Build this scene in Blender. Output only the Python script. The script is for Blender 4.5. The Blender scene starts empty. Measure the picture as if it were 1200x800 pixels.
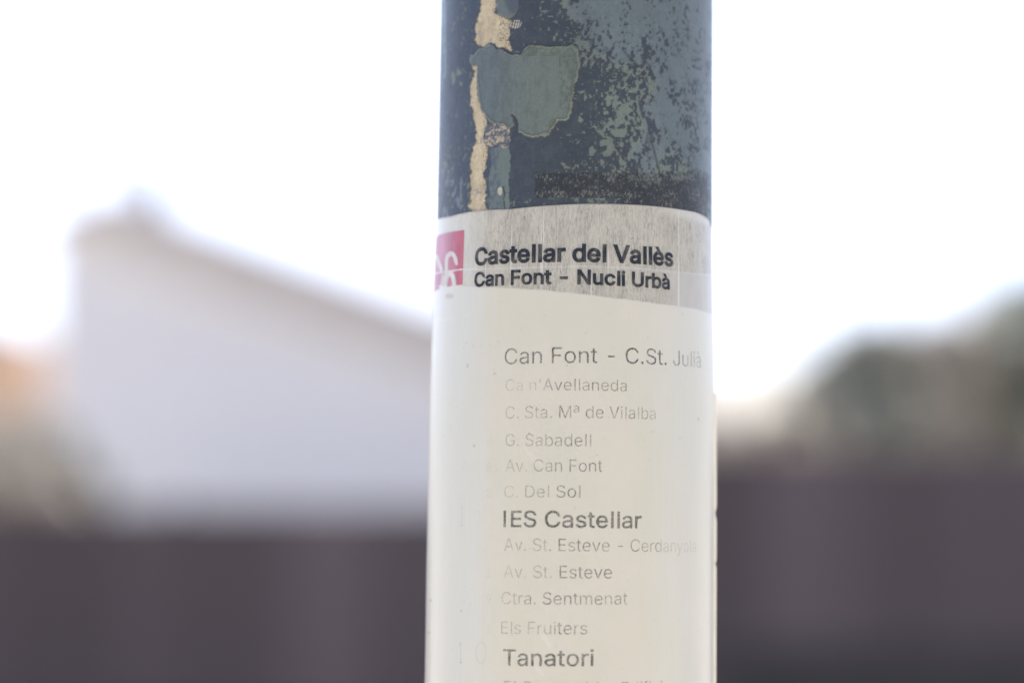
import bpy, bmesh, math, os, random
import numpy as np
from mathutils import Vector, Matrix

random.seed(7)
SC = bpy.context.scene
COL = SC.collection

# ------------------------------------------------------------------ camera
F_PX = 1200 * 85 / 36.0            # focal length in photo pixels
CAM = Vector((-0.0220, -0.880, 1.600))
PITCH = math.atan(240 / F_PX)      # eye level sits well below the middle of the photo
cam = bpy.data.cameras.new('camera')
cam.lens = 85
cam.sensor_width = 36
cam.clip_start = 0.05
cam.clip_end = 3000
cam.dof.use_dof = True
cam.dof.focus_distance = 0.838
cam.dof.aperture_fstop = 3.1
cam_o = bpy.data.objects.new('camera', cam)
COL.objects.link(cam_o)
cam_o.location = CAM
cam_o.rotation_euler = (math.pi / 2 + PITCH, 0, 0)
SC.camera = cam_o

# ------------------------------------------------------------------ sky + sun (behind the scene: everything we see is on its shaded side)
SUN_EL, SUN_AZ = math.radians(57), math.radians(-3)     # azimuth from +Y towards +X
world = bpy.data.worlds.new('World')
SC.world = world
world.use_nodes = True
wn = world.node_tree
sky = wn.nodes.new('ShaderNodeTexSky')
sky.sky_type = 'NISHITA'
sky.sun_disc = False
sky.sun_elevation = SUN_EL
sky.sun_rotation = SUN_AZ
sky.air_density = 0.6
sky.dust_density = 4.0
sky.ozone_density = 5.0
bg = wn.nodes['Background']
bg.inputs[1].default_value = 0.15
wn.links.new(sky.outputs[0], bg.inputs[0])
sun = bpy.data.lights.new('sun', 'SUN')
sun.energy = 3.5
sun.angle = math.radians(0.6)
sun.color = (1.0, 0.965, 0.91)
sun_o = bpy.data.objects.new('sun', sun)
COL.objects.link(sun_o)
sd = Vector((math.sin(SUN_AZ) * math.cos(SUN_EL), math.cos(SUN_AZ) * math.cos(SUN_EL), math.sin(SUN_EL)))
sun_o.rotation_euler = sd.to_track_quat('Z', 'Y').to_euler()
sun_o.location = (0, 0, 30)
SC.view_settings.view_transform = 'Standard'
SC.view_settings.look = 'None'
SC.view_settings.gamma = 1
SC.view_settings.exposure = 1.47

# ------------------------------------------------------------------ small helpers
def link(o, parent=None):
    COL.objects.link(o)
    if parent is not None:
        o.parent = parent
    return o

def tag(o, label=None, cat=None, group=None, kind=None):
    for k, v in (('label', label), ('category', cat), ('group', group), ('kind', kind)):
        if v:
            o[k] = v
    return o

def empty(name, loc, label, cat, group=None, rot=(0, 0, 0)):
    o = bpy.data.objects.new(name, None)
    o.empty_display_size = 0.1
    link(o)
    o.location = loc
    o.rotation_euler = rot
    return tag(o, label, cat, group)

def meshobj(name, verts, faces, mat, parent=None, smooth=False):
    me = bpy.data.meshes.new(name)
    me.from_pydata([tuple(v) for v in verts], [], faces)
    me.update()
    if smooth:
        me.shade_smooth()
    me.materials.append(mat)
    return link(bpy.data.objects.new(name, me), parent)

def bmobj(name, bm, mat, parent=None, smooth=False):
    me = bpy.data.meshes.new(name)
    bm.normal_update()
    bm.to_mesh(me)
    bm.free()
    if smooth:
        me.shade_smooth()
    me.materials.append(mat)
    return link(bpy.data.objects.new(name, me), parent)

def box_bm(x0, x1, y0, y1, z0, z1, bev=0.0, bm=None):
    bm2 = bmesh.new()
    bmesh.ops.create_cube(bm2, size=1)
    bmesh.ops.scale(bm2, vec=(x1 - x0, y1 - y0, z1 - z0), verts=bm2.verts)
    bmesh.ops.translate(bm2, vec=((x0 + x1) / 2, (y0 + y1) / 2, (z0 + z1) / 2), verts=bm2.verts)
    if bev > 0:
        bmesh.ops.bevel(bm2, geom=bm2.edges[:], offset=bev, segments=1, affect='EDGES')
    if bm is None:
        return bm2
    tmp = bpy.data.meshes.new('tmp')
    bm2.to_mesh(tmp)
    bm2.free()
    bm.from_mesh(tmp)
    bpy.data.meshes.remove(tmp)
    return bm

def prism_bm(poly, y0, y1):
    """poly: list of (x, z) counter-clockwise seen from -Y."""
    bm = bmesh.new()
    a = [bm.verts.new((x, y0, z)) for x, z in poly]
    b = [bm.verts.new((x, y1, z)) for x, z in poly]
    n = len(poly)
    bm.faces.new(a)
    bm.faces.new(b[::-1])
    for i in range(n):
        j = (i + 1) % n
        bm.faces.new((a[j], a[i], b[i], b[j]))
    bmesh.ops.recalc_face_normals(bm, faces=bm.faces)
    return bm

def at(px, py, Y):
    """Point of the vertical plane y = Y that shows at this spot of the photograph (1200 x 800)."""
    d = Vector(((px - 600) / F_PX, 1.0, (400 - py) / F_PX))
    c, s = math.cos(PITCH), math.sin(PITCH)
    d = Vector((d.x, c * d.y - s * d.z, s * d.y + c * d.z))
    t = (Y - CAM.y) / d.y
    return CAM + d * t

# ------------------------------------------------------------------ noise in numpy
def _hash(ix, iy, seed):
    h = (ix.astype(np.int64) * 374761393 + iy.astype(np.int64) * 668265263 + seed * 1442695041) & 0x7fffffff
    h = ((h ^ (h >> 13)) * 1274126177) & 0x7fffffff
    h = h ^ (h >> 16)
    return (h & 0xffff) / 65535.0

def vnoise(x, y, seed=0):
    ix, iy = np.floor(x), np.floor(y)
    fx, fy = x - ix, y - iy
    fx = fx * fx * (3 - 2 * fx)
    fy = fy * fy * (3 - 2 * fy)
    a, b = _hash(ix, iy, seed), _hash(ix + 1, iy, seed)
    c, d = _hash(ix, iy + 1, seed), _hash(ix + 1, iy + 1, seed)
    return (a * (1 - fx) + b * fx) * (1 - fy) + (c * (1 - fx) + d * fx) * fy

def fbm(x, y, seed=0, oct=4):
    s, a, t = 0, 1.0, 0
    for k in range(oct):
        s = s + a * vnoise(x * 2 ** k + 17.3 * k, y * 2 ** k - 9.1 * k, seed + k)
        t += a
        a *= 0.55
    return s / t

def sstep(a, b, x):
    t = np.clip((x - a) / (b - a), 0, 1)
    return t * t * (3 - 2 * t)

def in_poly(px, py, poly):
    r = np.zeros(px.shape, bool)
    n = len(poly)
    for i in range(n):
        x1, y1 = poly[i]
        x2, y2 = poly[(i + 1) % n]
        if y1 == y2:
            continue
        c = ((y1 > py) != (y2 > py)) & (px < (x2 - x1) * (py - y1) / (y2 - y1) + x1)
        r ^= c
    return r

# ------------------------------------------------------------------ node material helpers
def new_mat(name):
    m = bpy.data.materials.new(name)
    m.use_nodes = True
    nt = m.node_tree
    return m, nt, nt.nodes['Principled BSDF']

def nd(nt, kind, **kw):
    n = nt.nodes.new(kind)
    for k, v in kw.items():
        if k.startswith('i_'):
            n.inputs[k[2:].replace('_', ' ')].default_value = v
        else:
            setattr(n, k, v)
    return n

def rough_mat(name, c1, c2, scale=6.0, rough=0.8, bump=0.02, detail=6, spec=0.3, stretch=(1, 1, 1)):
    m, nt, p = new_mat(name)
    tc = nd(nt, 'ShaderNodeTexCoord')
    mp = nd(nt, 'ShaderNodeMapping')
    mp.inputs['Scale'].default_value = stretch
    no = nd(nt, 'ShaderNodeTexNoise', i_Scale=scale, i_Detail=detail, i_Roughness=0.6)
    nt.links.new(tc.outputs['Object'], mp.inputs[0])
    nt.links.new(mp.outputs[0], no.inputs['Vector'])
    cr = nd(nt, 'ShaderNodeValToRGB')
    cr.color_ramp.elements[0].color = (*c1, 1)
    cr.color_ramp.elements[1].color = (*c2, 1)
    cr.color_ramp.elements[0].position = 0.3
    cr.color_ramp.elements[1].position = 0.7
    nt.links.new(no.outputs[0], cr.inputs[0])
    nt.links.new(cr.outputs[0], p.inputs['Base Color'])
    p.inputs['Roughness'].default_value = rough
    p.inputs['Specular IOR Level'].default_value = spec
    b = nd(nt, 'ShaderNodeBump', i_Strength=0.5, i_Distance=bump)
    no2 = nd(nt, 'ShaderNodeTexNoise', i_Scale=scale * 7, i_Detail=4)
    nt.links.new(mp.outputs[0], no2.inputs['Vector'])
    nt.links.new(no2.outputs[0], b.inputs['Height'])
    nt.links.new(b.outputs[0], p.inputs['Normal'])
    return m

M_ground = rough_mat('dry_ground', (0.335, 0.293, 0.238), (0.44, 0.39, 0.32), 1.5, 0.95, 0.02)
M_road = rough_mat('asphalt', (0.045, 0.045, 0.045), (0.075, 0.073, 0.07), 8, 0.9, 0.01)
M_slab = rough_mat('paving', (0.41, 0.37, 0.31), (0.51, 0.465, 0.395), 5, 0.85, 0.004)
M_kerb = rough_mat('kerb_stone', (0.32, 0.31, 0.28), (0.42, 0.40, 0.37), 6, 0.85, 0.004)
M_white = rough_mat('white_render', (0.80, 0.77, 0.73), (0.85, 0.82, 0.78), 0.7, 0.9, 0.01)
M_fascia = rough_mat('shade_grey_fascia', (0.60, 0.56, 0.51), (0.70, 0.66, 0.60), 3, 0.85, 0.01)
M_tile = rough_mat('old_clay_tile', (0.52, 0.46, 0.40), (0.64, 0.57, 0.50), 4, 0.85, 0.02)
M_chimney = rough_mat('sooty_chimney', (0.20, 0.19, 0.175), (0.28, 0.265, 0.24), 4, 0.9, 0.01)
M_ochre = rough_mat('ochre_render', (0.66, 0.44, 0.29), (0.76, 0.54, 0.38), 1.0, 0.9, 0.01)
M_glass = rough_mat('window_glass', (0.03, 0.035, 0.04), (0.05, 0.055, 0.06), 2, 0.08, 0.0, spec=0.8)
M_frame = rough_mat('window_paint', (0.40, 0.30, 0.22), (0.50, 0.38, 0.28), 3, 0.6, 0.0)
M_board = [rough_mat('stained_board_%d' % i, tuple(v * k for v in (0.088, 0.065, 0.061)),
                     tuple(v * k for v in (0.124, 0.095, 0.093)), 3, 0.75, 0.004, stretch=(1, 1, 0.12))
           for i, k in enumerate((0.98, 1.08, 1.20, 1.48))]
M_post = rough_mat('painted_post', (0.06, 0.048, 0.055), (0.085, 0.07, 0.078), 5, 0.6, 0.002)
M_wall = rough_mat('grimy_plinth', (0.060, 0.052, 0.047), (0.085, 0.075, 0.066), 2.5, 0.9, 0.01)
M_bark = rough_mat('bark', (0.10, 0.075, 0.055), (0.20, 0.16, 0.12), 10, 0.95, 0.03, stretch=(1, 1, 0.25))

def leaf_mat(name, c1, c2):
    m, nt, p = new_mat(name)
    tc = nd(nt, 'ShaderNodeTexCoord')
    no = nd(nt, 'ShaderNodeTexNoise', i_Scale=1.6, i_Detail=5)
    nt.links.new(tc.outputs['Object'], no.inputs['Vector'])
    cr = nd(nt, 'ShaderNodeValToRGB')
    cr.color_ramp.elements[0].color = (*c1, 1)
    cr.color_ramp.elements[1].color = (*c2, 1)
    cr.color_ramp.elements[0].position = 0.35
    cr.color_ramp.elements[1].position = 0.65
    nt.links.new(no.outputs[0], cr.inputs[0])
    nt.links.new(cr.outputs[0], p.inputs['Base Color'])
    p.inputs['Roughness'].default_value = 0.6
    tr = nd(nt, 'ShaderNodeBsdfTranslucent')
    nt.links.new(cr.outputs[0], tr.inputs[0])
    mx = nd(nt, 'ShaderNodeMixShader', i_Fac=0.25)
    nt.links.new(p.outputs[0], mx.inputs[1])
    nt.links.new(tr.outputs[0], mx.inputs[2])
    nt.links.new(mx.outputs[0], nt.nodes['Material Output'].inputs[0])
    return m

M_leaf_dark = leaf_mat('dark_leaf', (0.24, 0.255, 0.21), (0.36, 0.375, 0.31))
M_leaf_dry = leaf_mat('dry_leaf', (0.42, 0.38, 0.31), (0.58, 0.53, 0.44))
M_leaf_olive = leaf_mat('olive_leaf', (0.33, 0.33, 0.26), (0.47, 0.46, 0.38))
M_leaf_brown = leaf_mat('brown_leaf', (0.48, 0.43, 0.36), (0.62, 0.56, 0.48))

# ------------------------------------------------------------------ ground, pavement, road
bm = box_bm(-900, 900, -900, 1500, -0.4, 0.0)
tag(bmobj('ground', bm, M_ground), kind='structure')
pv = bpy.data.objects.new('pavement', None)
link(pv)
tag(pv, kind='structure')
bmobj('pavement_bed', box_bm(-14, 14, -3.0, 1.2, 0.004, 0.10), M_slab, pv)
road_bm = box_bm(-60, 60, 1.36, 8.4, 0.004, 0.012)
tag(bmobj('road', road_bm, M_road), kind='structure')
kb = bpy.data.objects.new('kerb', None)
link(kb)
tag(kb, kind='structure')
stone = None
for i in range(28):
    if stone is None:
        stone = bmobj('kerb_stone', box_bm(-0.495, 0.495, -0.075, 0.075, 0.0, 0.13, 0.012), M_kerb, kb)
        s = stone
    else:
        s = stone.copy()
        link(s, kb)
    s.location = (-13.5 + i, 1.28, 0.004)
GZ = 0.10                          # pavement height: the pole stands on it

# ================================================================== THE POLE
R0 = 0.0506
LEAN = math.radians(0.72)
PB = Vector((-(1.6 - GZ) * math.tan(LEAN) - 0.0006, 0, GZ))
pole = empty('bus_stop_pole', PB, 'round blue-grey painted steel bus stop pole with peeling paint and a faded timetable sticker',
             'pole', rot=(0, LEAN, 0))
ROT = Matrix.Rotation(LEAN, 3, 'Y')
ROTI = ROT.transposed()
cp, sp = math.cos(PITCH), math.sin(PITCH)

def rad(z):
    """outer radius of the bare pole at height z along it (slight taper)."""
    return R0 * (1 - 0.045 * (z - 1.55))

def project(phi, r, z):
    """pole surface -> photo pixels."""
    lx, ly = r * np.sin(phi), -r * np.cos(phi)
    wx = ROT[0][0] * lx + ROT[0][2] * z + PB.x
    wy = ly + PB.y
    wz = ROT[2][0] * lx + ROT[2][2] * z + PB.z
    dx, dy, dz = wx - CAM.x, wy - CAM.y, wz - CAM.z
    dep = cp * dy + sp * dz
    up = -sp * dy + cp * dz
    return 600 + F_PX * dx / dep, 400 - F_PX * up / dep

def pin(px, py, dr=0.0):
    """photo pixel -> (phi, z) on the pole."""
    d = Vector(((px - 600) / F_PX, 1.0, (400 - py) / F_PX))
    d = Vector((d.x, cp * d.y - sp * d.z, sp * d.y + cp * d.z))
    o = ROTI @ (CAM - PB)
    d = ROTI @ d
    r = R0 + dr
    for _ in range(3):
        a = d.x ** 2 + d.y ** 2
        b = 2 * (o.x * d.x + o.y * d.y)
        c = o.x ** 2 + o.y ** 2 - r * r
        disc = b * b - 4 * a * c
        if disc < 0:
            disc = 0
        t = (-b - math.sqrt(disc)) / (2 * a)
        p = o + d * t
        r = rad(p.z) + dr
    return math.atan2(p.x, -p.y), p.z

Z_OF = lambda py: pin(671, py)[1]

# ---- painted layers of the tube
TAN_A = [(566, -60), (578, -60), (580, 0), (581, 14), (590, 20), (596, 24), (597, 50), (598, 61), (592, 58), (584, 56), (576, 50), (570, 53),
         (564, 56), (557, 54), (556, 47), (558, 37), (559, 26), (561, 18), (563, 8), (564, 0)]
TAN_B = [(553, 77), (558, 76), (560, 88), (560, 100), (561, 118), (564, 128), (570, 139), (571, 148), (568, 158), (567, 166), (572, 171), (572, 184),
         (569, 193), (567, 204), (570, 216), (571, 230), (571, 262), (549, 262), (549.5, 238), (549.5, 211), (552, 200), (551, 187),
         (555, 172), (557, 158), (557, 146), (554, 130), (550, 122), (550, 108), (553, 92)]
TEAL_A = [(551, 72), (552, 66), (557, 60), (566, 56), (575, 51), (584, 58), (597, 63), (611, 64), (616, 56), (622, 53), (632, 53), (642, 55),
          (662, 53), (672, 52), (678, 59), (679, 75), (676, 92), (672, 106), (669, 128), (668, 138), (656, 141), (650, 150), (643, 158),
          (624, 162), (616, 160), (607, 155), (607, 147), (604, 138), (602, 137), (603, 146), (597, 153), (590, 146), (578, 146), (569, 138),
          (563, 127), (561, 112), (560, 97), (559, 82), (554, 77)]
TEAL_B = [(576, 174), (584, 172), (590, 168), (596, 166), (598, 178), (597.5, 210), (597, 228), (595, 262), (573, 262), (574, 230), (573, 205), (576, 190)]
DROP = [(580, -30), (606, -30), (608, 0), (608, 10), (603, 18), (596, 22), (585, 18), (581, 9)]
CRUST = [(571, 146), (590, 146), (598, 152), (598, 166), (594, 174), (584, 170), (572, 173), (568, 165)]
COV = [(640, 10, .12), (660, 5, .45), (672, 10, .7), (690, 30, .55), (706, 5, .97), (760, 20, 1.0), (820, 30, .97), (686, 58, .42), (650, 60, .08),
       (700, 45, .8), (735, 55, .88), (760, 62, .62), (700, 85, .10), (742, 82, .42), (795, 80, .92), (752, 100, .3), (690, 130, .07), (728, 128, .42), (748, 128, .5), (778, 130, .93),
       (806, 130, .52), (715, 150, .33), (742, 150, .45), (770, 165, .62), (806, 165, .72), (690, 170, .10), (718, 175, .2), (752, 190, .62), (788, 195, .35),
       (830, 120, .93), (830, 190, .92), (640, 180, .0), (620, 190, .0), (530, 100, .0), (540, 220, .04), (522, 215, .22), (520, 20, .04), (536, 88, .1),
       (662, 32, .2), (700, 205, .15), (808, 215, .3), (745, 230, .2), (620, 20, .0), (630, 120, .0), (720, 20, .9), (800, 105, .6), (640, 40, .05)]

def tube_paint(phi, z, px, py):
    u = (phi * R0) * 1000.0
    v = z * 1000.0
    n1 = fbm(u / 3.2, v / 3.2, 3)
    n2 = fbm(u / 1.1, v / 1.1, 11)
    n3 = fbm(u / 12.0, v / 18.0, 23)
    fine = vnoise(u / 0.45, v / 0.45, 31)
    streak = fbm(u / 0.5, v / 6.0, 41, 3)
    tx = px + (n1 - .5) * 9 + (n2 - .5) * 4
    wx = px + (n1 - .5) * 5 + (n2 - .5) * 3.2 * np.abs(np.cos(phi))
    wy = py + (fbm(u / 2.6, v / 2.6, 57) - .5) * 5 + (n2 - .5) * 3
    front = np.abs(phi) < 1.5
    # base coat: dark blue grey, sky reflection painted in as bluer towards the left
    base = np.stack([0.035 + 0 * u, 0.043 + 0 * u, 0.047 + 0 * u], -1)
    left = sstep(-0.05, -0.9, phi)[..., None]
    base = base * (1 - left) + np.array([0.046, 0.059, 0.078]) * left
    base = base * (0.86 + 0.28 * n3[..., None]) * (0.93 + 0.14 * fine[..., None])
    col = base
    h = np.zeros_like(u)
    # exposed undercoat (mottled wear)
    w = np.zeros_like(px)
    s = np.zeros_like(px)
    for cx, cy, c in COV:
        q = 1.0 / (((px - cx) / 1.0) ** 2 + ((py - cy) / 1.1) ** 2 + 60.0) ** 1.6
        w += q * c
        s += q
    cov = w / s
    inband = (py > -12) & (py < 262) & front
    cov = np.where(inband, cov, np.clip(0.25 + (n3 - .5) * 1.6, 0, 1))
    blob = 0.60 * fbm(u / 1.0, v / 1.15, 71, 3) + 0.40 * fbm(u / 4.0, v / 6.0, 83, 3)
    order = (blob - 0.30) / 0.40
    wsoft = sstep(-0.05, 0.05, cov - 0.02 - order)
    wear = (order < cov - 0.02)
    wear |= (fbm(u / 1.0, v / 1.0, 91, 2) > 0.80 - 0.16 * np.clip(cov * 2.2, 0, 1)) & (cov > 0.045)
    wear &= ~((vnoise(u / 1.0, v / 1.6, 95) > 0.94) & (cov < .8))
    wear |= (cov > .80) & (blob < .60) & front
    for cx, cy, rx, ry, a in ((693, 178, 4, 6, 0), (709, 168, 7, 4, 0), (715, 174, 4, 8, 0), (711, 180, 4, 4, 0), (725, 156, 9, 5, 0), (681, 141, 3, 3, 0), (702, 155, 2, 2, 0),
                              (728, 170, 3.5, 3.5, 0), (531, 92, 3, 8, 0), (538, 86, 4, 4, 0), (541, 98, 2, 3, 0), (731, 128, 7, 6, 0)):
        wear |= (((wx - cx) / rx) ** 2 + ((wy - cy) / ry) ** 2 < 1) & front
    # the scratches that run down the mottled side
    for x0, y0, x1, y1, wd in ((746, 118, 761, 172, 1.6), (755, 138, 768, 198, 1.5), (768, 196, 773, 214, 1.4)):
        xx = x0 + (x1 - x0) * np.clip((py - y0) / (y1 - y0), 0, 1) + (n1 - .5) * 3
        on = (py > y0) & (py < y1) & front
        wear = np.where(on & (np.abs(px - xx - 3.2) < 1.3), False, wear)
        wear = np.where(on & (np.abs(px - xx) < wd), True, wear)
    under = np.array([0.122, 0.144, 0.130]) * (0.80 + 0.34 * n3[..., None] + 0.12 * (fine[..., None] - .5))
    under = under * (1 + 0.25 * sstep(.2, .75, cov)[..., None] * np.array([-0.15, -0.02, 0.25]))
    small = (cov < .5)[..., None]
    under = np.where(small, under * np.array([1.10, 1.08, 0.92]), under)
    # worn through only part of the way towards every edge
    tone = 0.62 + 0.38 * sstep(0.0, 0.30, cov - order + (n2 - .5) * .3)
    soft = np.where(wear, np.clip(0.45 + 0.55 * sstep(-.02, .10, cov - order + .04) * tone, 0, 1), 0.22 * wsoft)
    soft = np.where(wear & (cov < .55), 1.12, soft)
    veil = 0.10 * sstep(.45, .7, fbm(u / 1.6, v / 2.2, 97, 3))
    soft = np.clip(soft + veil * front, 0, 1.1)[..., None]
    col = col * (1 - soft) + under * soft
    h -= 0.06 * wear
    # thick touch-up patches
    ta = in_poly(wx, wy, TEAL_A) & front
    tb = in_poly(wx, wy, TEAL_B) & front
    dr = in_poly(px + (n1 - .5) * 2, py + (n1 - .5) * 2, DROP) & front
    gx = sstep(556, 640, px)[..., None]
    tcol = np.array([0.104, 0.130, 0.128]) * (1 - gx) + np.array([0.126, 0.148, 0.118]) * gx
    tcol = tcol * (0.86 + 0.16 * streak[..., None] + 0.12 * n3[..., None] + 0.06 * fine[..., None])
    # a rougher band along the patch's top right corner
    rim = ((py < 66) & (px > 614)) | ((px > 655) & (py < 150)) | ((py > 140) & (px > 640))
    tcol = np.where((rim & (n2 > .52))[..., None], tcol * np.array([0.80, 0.80, 0.72]), tcol)
    inner = in_poly(634 + (wx - 617) * 1.05 - 17, 105 + (wy - 105) * 1.05, TEAL_A)
    tcol = np.where((ta & ~inner)[..., None], tcol * np.array([1.22, 1.20, 1.10]), tcol)  # lighter rim paints in light catching the patch's raised edge
    blot = sstep(.5, .62, fbm(u / 2.2, v / 4.5, 163, 3))[..., None]
    tcol = tcol * (1 - .13 * blot)
    col = np.where((ta | dr)[..., None], tcol, col)
    lowc = np.where((n2 > .5)[..., None], np.array([0.088, 0.102, 0.116]), np.array([0.115, 0.146, 0.138]))
    lw = sstep(592, 580, px + (n1 - .5) * 16)[..., None]
    lowc = lowc * lw + np.array([0.122, 0.154, 0.134]) * (1 - lw)
    col = np.where(tb[..., None], lowc * (0.9 + 0.2 * streak[..., None]), col)
    h = np.where(ta, 0.24 + 0.03 * streak + 0.12 * (~inner), h)
    h = np.where(tb, 0.05, h)
    h = np.where(dr, 0.16, h)
    ring = dr & (((px - 603) / 10) ** 2 + ((py + 2) / 18) ** 2 < 1)
    col = np.where(ring[..., None], np.array([0.070, 0.088, 0.098]), col)
    h = np.where(ring, 0.24, h)
    # curl of lifted paint
    crescent = ((((px - 600) / 8) ** 2 + ((py - 149) / 15) ** 2 < 1) & (((px - 595) / 8) ** 2 + ((py - 147) / 14) ** 2 > 1) & front)
    col = np.where(crescent[..., None], np.array([0.036, 0.043, 0.055]), col)
    h = np.where(crescent, 0.02, h)
    # bare metal / primer strip with crackled edges
    tn = (in_poly(tx, wy, TAN_A) | in_poly(tx, wy, TAN_B)) & front
    tn &= ~(ta & (px > 562))
    spots = (fbm(u / 1.7, v / 1.2, 101, 3) > .735)
    tcol2 = np.array([0.46, 0.38, 0.235]) * (0.76 + 0.24 * n2[..., None] + 0.10 * fine[..., None] + 0.16 * n1[..., None])
    tcol2 = tcol2 * (0.72 + 0.56 * fbm(u / 3.0, v / 4.5, 171, 3))[..., None]
    tcol2 = np.where((spots)[..., None], np.array([0.30, 0.27, 0.24]), tcol2)
    rightside = ((px > 566) & (py > 130)) | ((px > 584) & (py < 64))
    cr = np.abs(fbm(u / 1.0, v / 0.8, 113, 3) - .5) < 0.035
    tcol2 = np.where((cr & rightside)[..., None], np.array([0.20, 0.15, 0.10]), tcol2)
    col = np.where(tn[..., None], tcol2, col)
    h = np.where(tn, -0.24 + 0.08 * n2 + 0.10 * np.where(rightside, n2, 0) - 0.06 * (cr & rightside), h)
    # crusty flakes between strip and patch
    cz = in_poly(wx, wy, CRUST) & front
    k = .55 * fbm(u / 1.5, v / 1.0, 127, 2) + .45 * fbm(u / 0.6, v / 0.6, 131, 2)
    kk = sstep(.50, .62, k + .06 * (py > 160) + .05 * (px > 590) * (py < 158))[..., None]
    ccol = np.array([0.095, 0.102, 0.112]) * (1 - kk) + np.array([0.36, 0.31, 0.21]) * kk
    ccol = ccol * (0.8 + .4 * n2[..., None])
    col = np.where(cz[..., None], ccol, col)
    h = np.where(cz, 0.30 * k - 0.10, h)
    thr = ((((wx - 604) / 7.5) ** 2 + ((wy - 29) / 5.5) ** 2 < 1) & (np.sin((px + 0.25 * py) * 2.2) + 1.5 * (n1 - .5) > -.2) & front)
    col = np.where(thr[..., None], np.array([0.42, 0.38, 0.28]), col)
    ab = (((px - 586) / 2.6) ** 2 + ((py - 224) / 5) ** 2 < 1) & front
    col = np.where(ab[..., None], np.array([0.42, 0.40, 0.28]), col)
    crk = front & (py > 218) & (py < 262) & (np.abs(px - (590 + (py - 220) * 0.08 + (n1 - .5) * 5)) < 0.9)
    col = np.where(crk[..., None], np.array([0.05, 0.05, 0.05]), col)
    # dark line of painted shade around every thick edge that stands over its neighbour
    # adhesive residue above the sticker
    band = (wx > 628) & (px < 829) & (py > 202.5 + (n1 - .5) * 1.5) & (py < np.where(px < 728, 232, 262)) & front
    sp1 = fbm(u / 0.36, v / 0.75, 139, 2)
    sp2 = fbm(u / 3.5, v / 2.0, 149, 3)
    res = np.array([0.021, 0.023, 0.022]) * (0.8 + 0.5 * sp2[..., None])
    pale = (0.85 * sstep(.55, .85, sp1 + (sp2 - .5) * .5))[..., None]
    res = res * (1 - pale) + np.array([0.16, 0.155, 0.125]) * pale
    keep = np.where(wear & (py < 212) & (px > 700), .9, .05)[..., None]
    mix = col * keep * .6 + res * (1 - keep * .6)
    col = np.where(band[..., None], mix, col)
    # pale scuffs low on the left
    sc = front & (py > 196) & (px < 546) & (fbm(u / 2.0, v / 2.4, 151, 3) > .66)
    col = np.where(sc[..., None], col * .5 + np.array([0.22, 0.25, 0.27]) * .5, col)
    dripx = (np.abs(px - 521) < 1.8) & (py < 92) & (py > -30) & (streak > .35) & front
    col = np.where(dripx[..., None], np.array([0.14, 0.19, 0.20]), col)
    col = np.clip(col, 0.01, 1)
    return col, h + 0.02 * (n2 - .5)

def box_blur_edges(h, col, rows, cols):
    """soft painted shade in the step at the foot of every paint edge."""
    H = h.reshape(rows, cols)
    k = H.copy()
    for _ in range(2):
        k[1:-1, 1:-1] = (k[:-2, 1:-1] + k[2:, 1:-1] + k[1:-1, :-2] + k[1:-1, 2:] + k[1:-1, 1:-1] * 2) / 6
    low = np.clip((k - H) * 14, 0, 0.6).reshape(-1, 1)  # recess shade put into the colour as dark brown
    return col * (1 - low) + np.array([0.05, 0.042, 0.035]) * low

def grid_mesh(name, verts, rows, cols, wrap=False):
    me = bpy.data.meshes.new(name)
    V = np.asarray(verts, np.float32)
    r = np.arange(rows - 1)[:, None]
    c = np.arange(cols if wrap else cols - 1)[None, :]
    a = r * cols + c
    b = r * cols + (c + 1) % cols
    q = np.stack([a, b, b + cols, a + cols], -1).reshape(-1, 4)
    me.vertices.add(len(V))
    me.vertices.foreach_set('co', V.ravel())
    me.loops.add(q.size)
    me.loops.foreach_set('vertex_index', q.ravel().astype(np.int32))
    me.polygons.add(len(q))
    me.polygons.foreach_set('loop_start', np.arange(0, q.size, 4, dtype=np.int32))
    me.update(calc_edges=True)
    me.shade_smooth()
    return me, q

def set_col(me, name, col):
    at_ = me.attributes.new(name, 'FLOAT_COLOR', 'POINT')
    c4 = np.ones((len(col), 4), np.float32)
    c4[:, :3] = col
    at_.data.foreach_set('color', c4.ravel())

def set_f(me, name, f):
    at_ = me.attributes.new(name, 'FLOAT', 'POINT')
    at_.data.foreach_set('value', np.asarray(f, np.float32).ravel())

def set_uv(me, q, uv):
    l = me.uv_layers.new(name='UVMap')
    l.data.foreach_set('uv', np.asarray(uv, np.float32)[q.ravel()].ravel())

# tube
zt, zb = Z_OF(-25), Z_OF(272)
zrows = np.concatenate([np.linspace(0.0, zb, 200, endpoint=False), np.linspace(zb, zt, 330, endpoint=False), np.linspace(zt, 2.9, 130)])
phis = np.concatenate([np.linspace(-1.66, 1.66, 540, endpoint=False), np.linspace(1.66, 2 * math.pi - 1.66, 70, endpoint=False)])
PH, ZZ = np.meshgrid(np.where(phis > math.pi, phis - 2 * math.pi, phis), zrows)
PH, ZZ = PH.ravel(), ZZ.ravel()
RR = rad(ZZ)
PX, PY = project(PH, RR, ZZ)
tcol, th = tube_paint(PH, ZZ, PX, PY)
rows, cols = len(zrows), len(phis)
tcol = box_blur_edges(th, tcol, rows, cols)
RR = RR + th * 1e-3
V = np.stack([RR * np.sin(PH), -RR * np.cos(PH), ZZ], -1)
me, q = grid_mesh('tube', V, rows, cols, wrap=True)
set_col(me, 'paint', tcol)
m, nt, p = new_mat('weathered_paint')
a = nd(nt, 'ShaderNodeAttribute', attribute_name='paint')
tc = nd(nt, 'ShaderNodeTexCoord')
n1 = nd(nt, 'ShaderNodeTexNoise', i_Scale=900, i_Detail=4)
n2 = nd(nt, 'ShaderNodeTexNoise', i_Scale=140, i_Detail=5)
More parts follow.
